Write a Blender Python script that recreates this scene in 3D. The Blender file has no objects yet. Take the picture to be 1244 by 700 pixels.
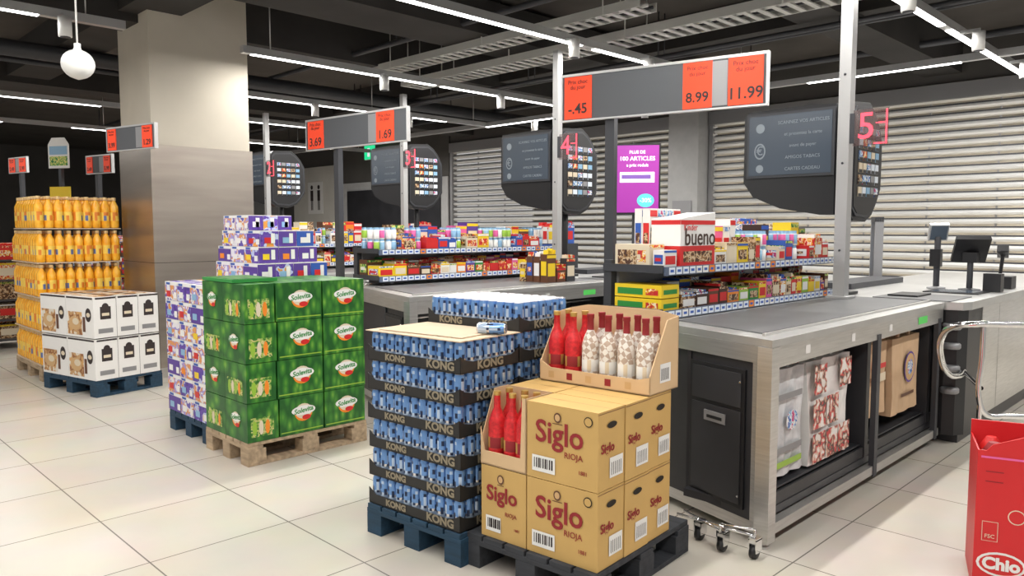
import bpy, math, random
from mathutils import Matrix, Vector
random.seed(7)
scene=bpy.context.scene
try: scene.view_settings.view_transform='Standard'
except Exception: pass
R=math.radians
PW=.76
# ---------------------------------------------------------------- materials
MATS={}
def mat(name,col,rough=.5,metal=0.0,emit=0.0,var=0.0,scale=8.0,stretch=(1,1,1),ecol=None,alpha=1.0,bump=0.0):
    m=bpy.data.materials.new(name); m.use_nodes=True
    nt=m.node_tree; b=nt.nodes['Principled BSDF']
    c=(col[0],col[1],col[2],1)
    b.inputs['Base Color'].default_value=c
    b.inputs['Roughness'].default_value=rough
    b.inputs['Metallic'].default_value=metal
    if alpha<1: b.inputs['Alpha'].default_value=alpha
    if emit>0:
        e=ecol or col
        b.inputs['Emission Color'].default_value=(e[0],e[1],e[2],1)
        b.inputs['Emission Strength'].default_value=emit
    if var>0:
        tc=nt.nodes.new('ShaderNodeTexCoord'); mp=nt.nodes.new('ShaderNodeMapping')
        mp.inputs['Scale'].default_value=stretch
        nz=nt.nodes.new('ShaderNodeTexNoise'); nz.inputs['Scale'].default_value=scale; nz.inputs['Detail'].default_value=3
        cr=nt.nodes.new('ShaderNodeValToRGB')
        cr.color_ramp.elements[0].position=.3; cr.color_ramp.elements[1].position=.7
        cr.color_ramp.elements[0].color=tuple(max(0,x*(1-var)) for x in col)+(1,)
        cr.color_ramp.elements[1].color=tuple(min(1,x*(1+var)) for x in col)+(1,)
        nt.links.new(tc.outputs['Object'],mp.inputs['Vector']); nt.links.new(mp.outputs[0],nz.inputs['Vector'])
        nt.links.new(nz.outputs['Fac'],cr.inputs[0]); nt.links.new(cr.outputs[0],b.inputs['Base Color'])
        if bump>0:
            bp=nt.nodes.new('ShaderNodeBump'); bp.inputs['Strength'].default_value=bump; bp.inputs['Distance'].default_value=.01
            nt.links.new(nz.outputs['Fac'],bp.inputs['Height']); nt.links.new(bp.outputs[0],b.inputs['Normal'])
    MATS[name]=m
    return m
def pmat(name,cols,scale=25,rough=.45,stretch=(1,1,1),interp='CONSTANT',metal=0):
    m=bpy.data.materials.new(name); m.use_nodes=True; nt=m.node_tree; b=nt.nodes['Principled BSDF']
    tc=nt.nodes.new('ShaderNodeTexCoord'); mp=nt.nodes.new('ShaderNodeMapping'); mp.inputs['Scale'].default_value=stretch
    nz=nt.nodes.new('ShaderNodeTexNoise'); nz.inputs['Scale'].default_value=scale; nz.inputs['Detail'].default_value=2
    cr=nt.nodes.new('ShaderNodeValToRGB'); cr.color_ramp.interpolation=interp
    n=len(cols); e=cr.color_ramp.elements
    e[0].position=0; e[0].color=tuple(cols[0])+(1,); e[1].position=.34+.32*(n-1)/n; e[1].color=tuple(cols[-1])+(1,)
    for i in range(1,n-1):
        k=e.new(.34+.32*i/n); k.color=tuple(cols[i])+(1,)
    nt.links.new(tc.outputs['Object'],mp.inputs[0]); nt.links.new(mp.outputs[0],nz.inputs['Vector'])
    nt.links.new(nz.outputs['Fac'],cr.inputs[0]); nt.links.new(cr.outputs[0],b.inputs['Base Color'])
    b.inputs['Roughness'].default_value=rough; b.inputs['Metallic'].default_value=metal; MATS[name]=m
mat('steel',(.60,.59,.57),.30,.8,var=.08,scale=6,stretch=(1,1,18))
mat('steel_top',(.58,.58,.57),.34,.75,var=.06,scale=4)
mat('chrome',(.8,.8,.8),.12,1)
mat('bronze_clad',(.40,.355,.31),.33,.8,var=.10,scale=2.0,stretch=(.6,.6,5))
mat('concrete',(.62,.57,.48),.85,var=.05,scale=2)
mat('black_plastic',(.012,.012,.014),.4)
mat('black_panel',(.028,.028,.032),.38,var=.2,scale=3)
mat('rubber',(.11,.112,.115),.42,var=.08,scale=5)
mat('dark_metal',(.055,.057,.065),.45,.3)
mat('grey_metal',(.30,.30,.31),.5,.4)
mat('pole_grey',(.46,.46,.46),.45,.4)
mat('sign_grey',(.085,.09,.10),.6)
mat('silver',(.6,.6,.6),.35,.6)
mat('white_plastic',(.78,.78,.76),.4)
mat('orange_card',(.90,.065,.018),.6,emit=.15)
mat('ink',(.03,.02,.02),.6)
mat('ceiling_dark',(.075,.066,.058),.9,var=.2,scale=1.5)
mat('beam_dark',(.036,.033,.031),.85,var=.2,scale=2)
mat('tray_grey',(.62,.62,.59),.5,.2)
mat('led',(1,1,1),.5,emit=7,ecol=(1,.99,.97))
mat('led_soft',(1,1,1),.5,emit=3,ecol=(1,.96,.88))
mat('wall_dark',(.085,.08,.075),.8,var=.15,scale=1)
mat('wall_white',(.62,.60,.55),.8,var=.05,scale=2)
mat('slat',(.80,.80,.79),.30,.35,var=.06,scale=1.2)
mat('backglow',(.42,.39,.34),.8,var=.5,scale=.6)
mat('col_grey',(.42,.42,.42),.7,var=.05)
mat('wood',(.42,.31,.20),.8,var=.3,scale=5,stretch=(1,6,6))
mat('wood_blue',(.012,.045,.085),.7,var=.3,scale=5,stretch=(1,6,6))
mat('wood_dark',(.035,.038,.045),.8,var=.3,scale=5,stretch=(1,6,6))
mat('kraft',(.58,.37,.125),.7,var=.05,scale=4)
mat('kraft_pale',(.66,.46,.26),.75,var=.06,scale=4)
mat('cardboard',(.60,.47,.33),.8,var=.1,scale=3)
mat('dark_red',(.28,.015,.02),.6)
mat('hole',(.02,.015,.01),.9)
mat('label_white',(.80,.80,.78),.6)
mat('foil_red',(.66,.03,.035),.32,.2,var=.25,scale=60)
mat('gold',(.65,.42,.12),.4,.5)
mat('can_blue',(.16,.32,.64),.25,.45); mat('can_navy',(.012,.025,.07),.3,.3); mat('can_pale',(.50,.62,.80),.25,.45)
mat('can_silver',(.7,.7,.72),.25,.8)
mat('tray_black',(.017,.016,.015),.55)
mat('kong_tan',(.26,.22,.15),.6)
pmat('juice',[(.80,.30,.01),(.92,.42,.02),(.95,.50,.05)],14,.2,interp='LINEAR')
mat('juice_label',(.92,.62,.10),.4); mat('juice_art',(.75,.22,.02),.4); mat('juice_dark',(.12,.16,.35),.4)
mat('cap_white',(.85,.62,.32),.4)
mat('purple',(.10,.045,.30),.45); mat('violet2',(.25,.12,.50),.45); mat('pink',(.75,.12,.35),.45)
mat('red',(.62,.02,.02),.4); mat('red_card',(.62,.018,.022),.4,var=.06,scale=3)
mat('orange',(.85,.25,.02),.45); mat('yellow',(.85,.60,.02),.4); mat('lime',(.30,.50,.05),.4)
mat('green',(.03,.26,.05),.4); mat('blue',(.03,.10,.42),.4); mat('lblue',(.25,.45,.65),.4)
mat('white',(.82,.81,.79),.45); mat('cream',(.72,.62,.46),.5); mat('brown',(.12,.045,.02),.45)
mat('choc',(.05,.02,.012),.4); mat('teal',(.04,.30,.32),.4); mat('tan',(.60,.38,.18),.5)
mat('price_rail',(.10,.13,.20),.4); mat('price_label',(.72,.78,.86),.5)
pmat('food_print',[(.72,.66,.56),(.55,.33,.15),(.30,.12,.04),(.62,.36,.14),(.75,.70,.62)],9,.5)
pmat('mix_warm',[(.55,.02,.02),(.60,.05,.03),(.8,.45,.03),(.85,.75,.6),(.55,.03,.02)],30)
pmat('mix_cool',[(.8,.8,.8),(.03,.1,.4),(.3,.5,.7),(.8,.78,.75),(.5,.05,.2)],30)
pmat('mix_green',[(.02,.2,.04),(.3,.5,.08),(.8,.7,.2),(.03,.25,.05)],30)
pmat('mix_choc',[(.06,.02,.01),(.28,.14,.05),(.6,.45,.28),(.08,.03,.015)],30)
pmat('tissue_print',[(.07,.03,.26),(.14,.06,.40),(.10,.05,.35),(.50,.55,.78),(.70,.30,.05)],11)
pmat('tissue_pale',[(.78,.76,.80),(.35,.30,.65),(.70,.30,.10),(.75,.72,.74),(.12,.08,.4)],11)
pmat('glass_print',[(.03,.14,.02),(.10,.28,.04),(.35,.45,.10),(.65,.55,.25),(.04,.2,.03)],26)
pmat('girl_print',[(.75,.72,.68),(.55,.33,.24),(.10,.06,.05),(.55,.05,.05),(.7,.5,.4),(.8,.78,.75)],15)
mat('screen',(.03,.04,.055),.25,emit=.42,ecol=(.080,.10,.125))
mat('screen_txt',(.2,.24,.28),.4,emit=.25,ecol=(.22,.22,.20))
mat('neon',(1,.03,.06),.4,emit=1.6,ecol=(1,.08,.12))
mat('acrylic',(.16,.10,.10),.1,alpha=.30)
mat('magenta',(.3,.03,.25),.3,emit=.9,ecol=(.20,.02,.25))
mat('mag_white',(1,1,1),.3,emit=.8,ecol=(.9,.8,.9)); mat('mag_teal',(.1,.6,.6),.3,emit=.7,ecol=(.1,.5,.5))
mat('exit_green',(.02,.5,.2),.4,emit=1.2,ecol=(.02,.6,.25))
mat('sticker_green',(.1,.65,.12),.5)
mat('paper_bag',(.60,.41,.25),.8,var=.06,scale=6)
mat('poly_bag',(.60,.61,.62),.35,var=.18,scale=14,bump=.6)
def leaf():
    m=bpy.data.materials.new('leaf_print'); m.use_nodes=True; nt=m.node_tree; b=nt.nodes['Principled BSDF']
    tc=nt.nodes.new('ShaderNodeTexCoord'); mp=nt.nodes.new('ShaderNodeMapping'); mp.inputs['Rotation'].default_value=(.6,.5,.7); mp.inputs['Scale'].default_value=(1,2.3,1)
    vo=nt.nodes.new('ShaderNodeTexVoronoi'); vo.inputs['Scale'].default_value=11
    cr=nt.nodes.new('ShaderNodeValToRGB'); e=cr.color_ramp.elements
    e[0].position=.0; e[0].color=(.20,.42,.05,1); e[1].position=.68; e[1].color=(.012,.10,.015,1)
    k=e.new(.32); k.color=(.05,.22,.025,1)
    nt.links.new(tc.outputs['Object'],mp.inputs[0]); nt.links.new(mp.outputs[0],vo.inputs['Vector'])
    nt.links.new(vo.outputs['Distance'],cr.inputs[0]); nt.links.new(cr.outputs[0],b.inputs['Base Color'])
    b.inputs['Roughness'].default_value=.38; MATS['leaf_print']=m
leaf()
def diamond():
    m=bpy.data.materials.new('diamond_print'); m.use_nodes=True; nt=m.node_tree; b=nt.nodes['Principled BSDF']
    tc=nt.nodes.new('ShaderNodeTexCoord'); mp=nt.nodes.new('ShaderNodeMapping'); mp.inputs['Rotation'].default_value=(.0,.785,.4)
    ck=nt.nodes.new('ShaderNodeTexChecker'); ck.inputs['Scale'].default_value=46
    ck.inputs['Color1'].default_value=(.80,.76,.70,1); ck.inputs['Color2'].default_value=(.50,.38,.30,1)
    nt.links.new(tc.outputs['Object'],mp.inputs[0]); nt.links.new(mp.outputs[0],ck.inputs['Vector'])
    nt.links.new(ck.outputs['Color'],b.inputs['Base Color']); b.inputs['Roughness'].default_value=.4; MATS['diamond_print']=m
diamond()
def tilefloor():
    m=bpy.data.materials.new('floor_tiles'); m.use_nodes=True; nt=m.node_tree; b=nt.nodes['Principled BSDF']
    tc=nt.nodes.new('ShaderNodeTexCoord'); mp=nt.nodes.new('ShaderNodeMapping'); mp.inputs['Location'].default_value=(.1,.15,0)
    br=nt.nodes.new('ShaderNodeTexBrick'); br.offset=0; br.inputs['Scale'].default_value=1
    br.inputs['Brick Width'].default_value=.66; br.inputs['Row Height'].default_value=.66
    br.inputs['Mortar Size'].default_value=.0035; br.inputs['Mortar Smooth'].default_value=.1
    br.inputs['Color1'].default_value=(.58,.54,.47,1); br.inputs['Color2'].default_value=(.63,.585,.515,1); br.inputs['Mortar'].default_value=(.19,.175,.155,1)
    nz=nt.nodes.new('ShaderNodeTexNoise'); nz.inputs['Scale'].default_value=3; nz.inputs['Detail'].default_value=6
    mx=nt.nodes.new('ShaderNodeMixRGB'); mx.blend_type='MULTIPLY'; mx.inputs[0].default_value=.18
    nt.links.new(tc.outputs['Object'],mp.inputs[0]); nt.links.new(mp.outputs[0],br.inputs['Vector']); nt.links.new(tc.outputs['Object'],nz.inputs['Vector'])
    nt.links.new(br.outputs['Color'],mx.inputs[1]); nt.links.new(nz.outputs['Color'],mx.inputs[2]); nt.links.new(mx.outputs[0],b.inputs['Base Color'])
    b.inputs['Roughness'].default_value=.26; b.inputs['Specular IOR Level'].default_value=.45; MATS['floor_tiles']=m
tilefloor()
# ---------------------------------------------------------------- mesh builder
class MB:
    def __init__(s): s.v=[];s.f=[];s.m=[];s.sm=[];s.T=Matrix.Identity(4)
    def add(s,vs,fs,m,smooth=False):
        o=len(s.v); T=s.T
        s.v+= [tuple(T@Vector(p)) for p in vs]
        for i,f in enumerate(fs):
            s.f.append(tuple(o+k for k in f)); s.m.append(m if isinstance(m,str) else m[i]); s.sm.append(smooth)
    def box(s,x0,x1,y0,y1,z0,z1,m):
        s.add([(x0,y0,z0),(x1,y0,z0),(x1,y1,z0),(x0,y1,z0),(x0,y0,z1),(x1,y0,z1),(x1,y1,z1),(x0,y1,z1)],
              [(3,2,1,0),(4,5,6,7),(0,1,5,4),(1,2,6,5),(2,3,7,6),(3,0,4,7)],m)
    def prism(s,pts,a0,a1,m,axis='Z'):
        n=len(pts)
        def P(p,a):
            return (p[0],p[1],a) if axis=='Z' else ((p[0],a,p[1]) if axis=='Y' else (a,p[0],p[1]))
        vs=[P(p,a0) for p in pts]+[P(p,a1) for p in pts]
        fs=[tuple(range(n))[::-1],tuple(range(n,2*n))]+[(i,(i+1)%n,n+(i+1)%n,n+i) for i in range(n)]
        s.add(vs,fs,m)
    def lathe(s,cx,cy,cz,prof,m,seg=12,ph=0):
        vs=[];fs=[];ms=[]
        for r,z in prof:
            for k in range(seg):
                a=2*math.pi*k/seg; vs.append((cx+r*math.cos(a),cy+r*math.sin(a),cz+z))
        for i in range(len(prof)-1):
            q=m if isinstance(m,str) else m[i]
            for k in range(seg):
                k2=(k+1)%seg
                fs.append((i*seg+k,i*seg+k2,(i+1)*seg+k2,(i+1)*seg+k)); ms.append(q if isinstance(q,str) else q[(k+ph)%len(q)])
        s.add(vs,fs,ms,True)
        n=len(prof)-1
        s.add([vs[n*seg+k] for k in range(seg)],[tuple(range(seg))],ms[-1])
    def tube(s,p0,p1,r,m,seg=10):
        p0=Vector(p0);p1=Vector(p1);d=p1-p0;L=d.length
        q=d.to_track_quat('Z','Y').to_matrix().to_4x4()
        old=s.T; s.T=old@Matrix.Translation(p0)@q
        s.lathe(0,0,0,[(0.0001,0),(r,0),(r,L),(0.0001,L)],m,seg); s.T=old
    def fq(s,side,pos,a0,a1,z0,z1,m,off=.0012):
        if side=='-Y': y=pos-off; v=[(a0,y,z0),(a1,y,z0),(a1,y,z1),(a0,y,z1)]
        elif side=='+X': x=pos+off; v=[(x,a0,z0),(x,a1,z0),(x,a1,z1),(x,a0,z1)]
        else: z=pos+off; v=[(a0,z0,z),(a1,z0,z),(a1,z1,z),(a0,z1,z)]
        s.add(v,[(0,1,2,3)],m)
    def ell(s,side,pos,ca,cz,ra,rz,m,off=.0014,n=18):
        v=[]
        for k in range(n):
            a=2*math.pi*k/n; p=ca+ra*math.cos(a); q=cz+rz*math.sin(a)
            v.append((p,pos-off,q) if side=='-Y' else ((pos+off,p,q) if side=='+X' else (p,q,pos+off)))
        s.add(v,[tuple(range(n))],m)
    def build(s,name,loc=(0,0,0),rot=0,parent=None,bevel=0):
        me=bpy.data.meshes.new(name); me.from_pydata(s.v,[],s.f)
        names=[]
        for k in s.m:
            if k not in names: names.append(k)
        for k in names: me.materials.append(MATS[k])
        idx={k:i for i,k in enumerate(names)}
        for p,k,sm in zip(me.polygons,s.m,s.sm): p.material_index=idx[k]; p.use_smooth=sm
        me.update()
        ob=bpy.data.objects.new(name,me); scene.collection.objects.link(ob)
        ob.location=loc; ob.rotation_euler=(0,0,R(rot))
        if parent: ob.parent=parent
        if bevel>0:
            b=ob.modifiers.new('bevel','BEVEL'); b.width=bevel; b.segments=2; b.limit_method='ANGLE'; b.angle_limit=R(50)
        return ob
def rotT(loc,rz=0,rx=0,ry=0):
    return Matrix.Translation(loc)@Matrix.Rotation(R(rz),4,'Z')@Matrix.Rotation(R(rx),4,'X')@Matrix.Rotation(R(ry),4,'Y')
def text(st,parent,loc,side,size,m,name='lettering',tilt=0,align='CENTER',sx=1.0,off=0,shear=0):
    cu=bpy.data.curves.new(name,'FONT'); cu.body=st; cu.size=size; cu.align_x=align; cu.align_y='CENTER'; cu.extrude=.0004; cu.offset=off
    cu.resolution_u=3; cu.shear=shear
    cu.materials.append(MATS[m])
    o=bpy.data.objects.new(name,cu); scene.collection.objects.link(o); o.parent=parent
    o.location=loc; o.scale=(sx,1,1)
    o.rotation_euler={'-Y':(R(90),R(tilt),0),'+X':(R(90),R(tilt),R(90)),'T':(0,0,R(tilt))}[side]
    return o
# ---------------------------------------------------------------- room shell
b=MB(); b.box(-26,6,-6,15,-.1,0,'floor_tiles'); b.build('floor')
b=MB(); b.box(-26,6,-6,15,3.85,3.95,'ceiling_dark'); b.build('ceiling')
b=MB(); b.box(-26,-12.95,11,11.2,0,3.85,'wall_dark'); b.box(-19.6,-17.2,10.95,11,0,3.1,'wall_white')
b.box(-17.2,-12.96,10.97,11,0,2.6,'col_grey'); b.box(-16.9,-13.2,10.94,10.97,0.1,2.4,'black_panel'); b.box(-24.5,-20.5,10.95,11,0.4,2.7,'col_grey')
b.build('wall_back')
b=MB(); b.box(-12.9,3.5,11,11.2,3.32,3.85,'wall_dark'); b.build('trim_1')
b=MB(); b.box(-7.1,-6.55,10.7,11.25,0,3.32,'col_grey'); b.box(-7.0,-6.65,10.68,10.7,.3,1.9,'grey_metal'); b.build('pillar')
b=MB(); b.box(-26,-25.8,-6,11,0,3.85,'wall_dark'); b.build('wall_left')
b=MB(); b.box(-14,6,14.8,15,0,3.85,'backglow')
b.build('wall_concourse')
def shutter(x0,x1):
    b=MB(); z=.05
    while z<3.1:
        pts=[(11.07,z),(11.03,z+.012),(11.015,z+.035),(11.03,z+.06),(11.07,z+.072),(11.075,z+.066),(11.04,z+.055),(11.03,z+.035),(11.04,z+.017),(11.075,z+.006)]
        b.prism(pts,x0+.04,x1-.04,'slat','X'); 
        b.box(x0+.04,x1-.04,11.06,11.066,z+.07,z+.088,'dark_metal'); z+=.112
    b.box(x0,x0+.07,10.98,11.12,0,3.2,'grey_metal'); b.box(x1-.07,x1,10.98,11.12,0,3.2,'grey_metal')
    b.box(x0,x1,10.95,11.15,3.1,3.3,'grey_metal')
    xx=x0+.8
    while xx<x1-.3:
        b.box(xx,xx+.02,11.075,11.095,.05,3.1,'grey_metal'); xx+=.8
    b.build('roller_shutter')
shutter(-12.9,-7.12); shutter(-6.53,3.5)
b=MB(); b.box(-8.43,-7.62,2.78,3.76,2.25,3.85,'concrete')
b.box(-8.45,-7.60,2.76,3.78,0,2.25,'bronze_clad'); b.box(-8.455,-7.595,2.755,3.785,0,.1,'steel')
b.box(-8.452,-7.598,2.758,3.782,1.12,1.124,'hole')
b.build('pillar')
b=MB()
for y0 in (2.6,7.6): b.box(-20,4,y0,y0+.5,3.5,3.85,'beam_dark')
for x0 in (-12.6,-8.3,-3.4): b.box(x0,x0+.45,-2,11,3.42,3.85,'beam_dark')
b.box(-6.6,-5.9,1.0,10.5,3.45,3.8,'beam_dark')
b.build('ceiling_beams')
b=MB()
for (y,z,r) in ((5.2,3.5,.03),(7.3,3.35,.025),(7.42,3.35,.018),(9.4,3.5,.04)):
    b.tube((-18,y,z),(4,y,z),r,'dark_metal')
    for x in range(-17,4,2): b.tube((x,y,z),(x,y,3.85),.008,'dark_metal',6)
for (x,z,r) in ((-9.8,3.4,.09),(-10.2,3.35,.03),(-1.2,3.45,.06)):
    b.tube((x,0,z),(x,10.9,z),r,'dark_metal')
b.build('ceiling_pipes')
def cable_tray(x0,x1,y,z,w):
    b=MB(); 
    b.box(x0,x1,y,y+.012,z,z+.08,'tray_grey'); b.box(x0,x1,y+w-.012,y+w,z,z+.08,'tray_grey')
    x=x0
    while x<x1: b.box(x,x+.05,y+.012,y+w-.012,z,z+.012,'tray_grey'); x+=.13
    x=x0+.4
    while x<x1:
        b.tube((x,y,z),(x,y,3.85),.007,'tray_grey',6); b.tube((x,y+w,z),(x,y+w,3.85),.007,'tray_grey',6); x+=1.6
    b.tube((x0,y+.12,z+.035),(x1,y+.12,z+.035),.02,'white_plastic',6); b.tube((x0,y+.2,z+.03),(x1,y+.2,z+.03),.015,'dark_metal',6)
    b.build('cable_tray')
cable_tray(-8.2,1,6.15,3.30,.36); cable_tray(-8.0,-4.0,5.55,3.36,.26)
def strip_light(x0,y0,L,along='Y',z=3.13,power=55):
    d=bpy.data.lights.new('led_emitter','AREA'); d.shape='RECTANGLE'
    d.size,d.size_y=(.05,L) if along=='Y' else (L,.05)
    d.energy=power*PW; d.color=(1,.97,.925)
    o=bpy.data.objects.new('led_emitter',d); scene.collection.objects.link(o)
    o.location=(x0,y0+L/2,z-.012) if along=='Y' else (x0+L/2,y0,z-.012)
    return o
def rail(x,y0,y1,segs,along='Y',z=3.15,power=55,spots=()):
    b=MB(); 
    if along=='Y': b.box(x-.035,x+.035,y0,y1,z,z+.07,'silver')
    else: b.box(y0,y1,x-.035,x+.035,z,z+.07,'silver')
    for (a,c) in segs:
        if along=='Y': b.box(x-.03,x+.03,a,c,z-.006,z,'led')
        else: b.box(a,c,x-.03,x+.03,z-.006,z,'led')
    for yy in (y0+.3,(y0+y1)/2,y1-.3):
        p=(x,yy) if along=='Y' else (yy,x)
        b.tube((p[0],p[1],z+.07),(p[0],p[1],3.85),.006,'silver',6)
    for (sy,sx) in spots:
        p=(x+sx,sy) if along=='Y' else (sy,x+sx)
        b.tube((p[0],p[1],z-.17),(p[0],p[1],z-.01),.05,'white_plastic',14)
        b.tube((p[0],p[1],z-.175),(p[0],p[1],z-.168),.038,'dark_metal',14)
        b.box(min(p[0],x if along=='Y' else p[0])-.01,max(p[0],x if along=='Y' else p[0])+.01,p[1]-.01,p[1]+.01,z-.01,z+.02,'silver')
    r=b.build('ceiling_light_rail')
    for (a,c) in segs:
        if along=='Y': o=strip_light(x,a,c-a,'Y',z-.004,power*(c-a)/2)
        else: o=strip_light(a,x,c-a,'X',z-.004,power*(c-a)/2)
        o.parent=r
    return r
rail(-2.1,-2,10.6,[(-1.5,1.2),(1.5,4.2),(4.6,7.2),(7.4,10.2)],spots=((5.9,.16),(7.6,.18),(9.3,.18)))  # first segment is out of view, added near the camera as extra light
rail(-4.7,-2,8.9,[(-1.5,1.2),(1.4,5.6),(5.8,8.7)],spots=((5.35,.14),(6.5,.14)))  # nearest segment added outside the frame for lighting
rail(-7.2,3.5,8.9,[(3.6,5.9),(6.0,8.6)],spots=((5.1,.1),(6.9,.1),(8.1,.1)))
rail(-7.1,-2,2.4,[(-1.5,1.0),(1.2,1.75)],spots=((1.9,.15),))  # long first segment is unseen, added as fill light
rail(-9.5,4.3,8.9,[(4.5,8.0)],spots=((5.6,.1),(7.2,.1)))
rail(-11.7,-1,8.9,[(-.5,1.5),(2.2,3.6),(5,7)])
rail(-14.5,-1,10,[(0,3),(4,6),(7,9)])
rail(.5,-3,10,[(-2.5,.5),(1,4),(5,8)])  # whole rail added out of view to light the front faces
rail(8.9,-16,3,[(-15,-12.5),(-9.5,-7.5),(-4.0,-2.4),(-1.5,.8)],along='X',spots=((-8.4,0),(-6.3,0),(-4.8,0)))
b=MB(); b.box(-10,3,12.9,13.0,3.4,3.46,'led_soft')
for x in (-9,-5,-1,2): b.tube((x,12.95,3.46),(x,12.95,3.85),.008,'silver',6)
for x in (-5,-3.4,-1.8,-.4): b.lathe(x,12.2,3.78,[(.25,0),(.25,.07)],'led_soft',20); b.ell('T',3.77,x,12.2,.24,.24,'led_soft')
r=b.build('concourse_light')
o=strip_light(-9.5,12.95,12,'X',3.38,420); o.parent=r; o.data.size_y=.3; o.data.color=(1,.93,.80)
gr=.098
prof=[(.001,-gr)]+[(gr*math.cos(a),gr*math.sin(a)*.95) for a in [R(t) for t in range(-75,90,15)]]+[(.02,.105),(.02,.13)]
x,y=.707*(-2.78-5.0),.707*(-2.78+5.0)
b=MB(); b.lathe(x,y,2.50,prof,'white_plastic',24); b.tube((x,y,2.61),(x,y,3.85),.006,'white_plastic',6); b.build('pendant_globe_lamp')
# ---------------------------------------------------------------- lane fittings
for (px,py,num) in ((-2.15,5.4,'5'),(-4.98,5.6,'4'),(-7.95,6.0,'3'),(-10.65,5.52,'2')):
    b=MB(); z0=.0 if px<-5.5 else .967
    if num=='3': z0=.967
    hw=.04 if num=='5' else .033
    b.box(px-hw,px+hw,py-hw,py+hw,z0,3.148,'pole_grey'); b.box(px-.075,px+.075,py-.075,py+.075,z0,z0+.015,'pole_grey')
    for zz in (1.3,1.9,2.5): b.tube((px,py-hw-.005,zz),(px,py-hw,zz),.008,'dark_metal',8)
    b.build('support_pole')
    zc=2.13+(0 if num=='5' else (.1 if num=='4' else .2))
    b=MB(); W=.25
    b.box(.02,W,-.006,.0,-.12,.12,'acrylic')
    for z0,z1,x0,x1 in ((-.115,-.107,.16,W-.01),(.02,.027,.17,W-.01)): b.box(x0,x1,-.012,-.006,z0,z1,'neon')
    b.box(W-.016,W-.008,-.012,-.006,-.115,.11,'neon')
    b.box(0.0,.03,-.01,.02,-.1,.1,'dark_metal')
    o=b.build('lane_number_sign',(px+hw+.002,py-.03,zc))
    text(num,o,(.11,-.016,0),'-Y',.25,'neon',off=.0)
def kiosk(X,Y,zc,base=0):
    b=MB()
    hexp=[(0,-.36),(.08,-.42),(.3,-.43),(.42,-.38),(.5,-.3),(.57,-.2),(.575,0),(.57,.18),(.50,.30),(.42,.38),(.33,.43),(.05,.41),(0,.36)]
    b.prism(hexp,-.10,0,'black_plastic','X')
    hi=[(.02+p[0]*.93,p[1]*.93) for p in hexp]; b.prism(hi,0,.012,'dark_metal','X')
    hi=[(.035+p[0]*.88,p[1]*.88) for p in hexp]; b.prism(hi,.012,.016,'black_plastic','X')
    rr=random.Random(3); cols=['mix_cool','mix_choc','lblue','cream','grey_metal','grey_metal','mix_warm','mix_cool','price_label']
    for r_ in range(6):
        for c in range(5):
            y0=.10+c*.077; z0=-.25+r_*.085
            b.box(.016,.022,y0,y0+.062,z0,z0+.068,rr.choice(cols))
            b.box(.022,.023,y0,y0+.062,z0,z0+.022,'black_plastic')
    body=[(-.80,-.13),(-.72,-.24),(-.5,-.33),(-.2,-.38),(-.1,-.38),(-.1,.40),(-.3,.41),(-.77,.40),(-.80,.36)]
    b.prism(body,-.02,.14,'black_plastic','Y')
    b.box(-.77,-.10,-.035,-.02,-.10,.38,'dark_metal'); b.box(-.75,-.12,-.04,-.035,-.08,.36,'screen')
    b.ell('-Y',-.04,-.66,.10,.045,.06,'screen_txt'); b.ell('-Y',-.042,-.66,.10,.035,.048,'screen')
    b.ell('-Y',-.04,-.66,.27,.035,.035,'screen_txt');b.ell('-Y',-.04,-.66,-.03,.03,.03,'screen_txt')
    b.tube((-.15,.25,-.4),(-.15,.25,base-zc),.035,'black_plastic',12); b.box(-.22,-.05,.05,.3,-.3,.2,'black_plastic')
    b.box(-.25,-.05,.15,.35,base-zc,base-zc+.02,'black_plastic')
    o=b.build('checkout_monitor',(X,Y,zc),bevel=.008)
    text('€',o,(-.66,-.0435,.10),'-Y',.09,'screen_txt')
    for i,t in enumerate(('SCANNEZ VOS ARTICLES','et presentez la carte','avant de payer','AMIGOS TABACS','CARTES CADEAU')):
        text(t,o,(-.33,-.0425,.30-i*.085),'-Y',.034,'screen_txt')
    return o
kiosk(-2.15,5.5,1.93,.967); kiosk(-5.0,5.66,2.02,.967); kiosk(-8.0,6.1,2.13,0); kiosk(-10.7,5.6,2.2,0)
def price_sign(L,loc,rot,cards,post,zb,zt,texts,floorz=0):
    b=MB(); h=zt-zb
    b.box(0,L,0,.025,0,h,'sign_grey'); b.box(-.01,L+.01,-.004,.03,h,h+.015,'silver'); b.box(-.01,L+.01,-.004,.03,-.01,0,'silver')
    b.box(-.01,0,-.004,.03,0,h,'silver'); b.box(L,L+.01,-.004,.03,0,h,'silver')
    for a,c in cards: b.box(a*L,c*L,-.006,0,.004,h-.004,'orange_card')
    b.box(cards[-1][0]*L-.1, cards[-1][0]*L-.005,-.003,0,.01,h-.01,'grey_metal')
    for p in post: b.box(p*L-.03,p*L+.03,.025,.075,floorz-zb,h-.01,'dark_metal')
    o=b.build('price_sign',(loc[0],loc[1],zb),rot)
    for (a,c),t in zip(cards,texts):
        w=(c-a)*L
        text(t,o,((a+c)/2*L,-.0075,h*.24),'-Y',w*.46,'ink',off=.0015)
        text('Prix choc',o,((a+c)/2*L,-.0075,h*.86),'-Y',w*.19,'ink'); text('du jour',o,((a+c)/2*L,-.0075,h*.74),'-Y',w*.19,'ink')
    return o
price_sign(1.25,(-3.22,3.67),12.3,[(.012,.162),(.627,.763),(.835,.988)],[.25],2.125,2.39,['-.45','8.99','11.99'],.965)
price_sign(1.28,(-6.11,3.55),5.8,[(.02,.19),(.726,.889)],[.29],2.14,2.385,['3.69','1.69'],.0)
o=price_sign(.74,(-7.78,2.44),12.5,[(.02,.2),(.76,.96)],[],2.17,2.37,['3.99','1.29'])
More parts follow.
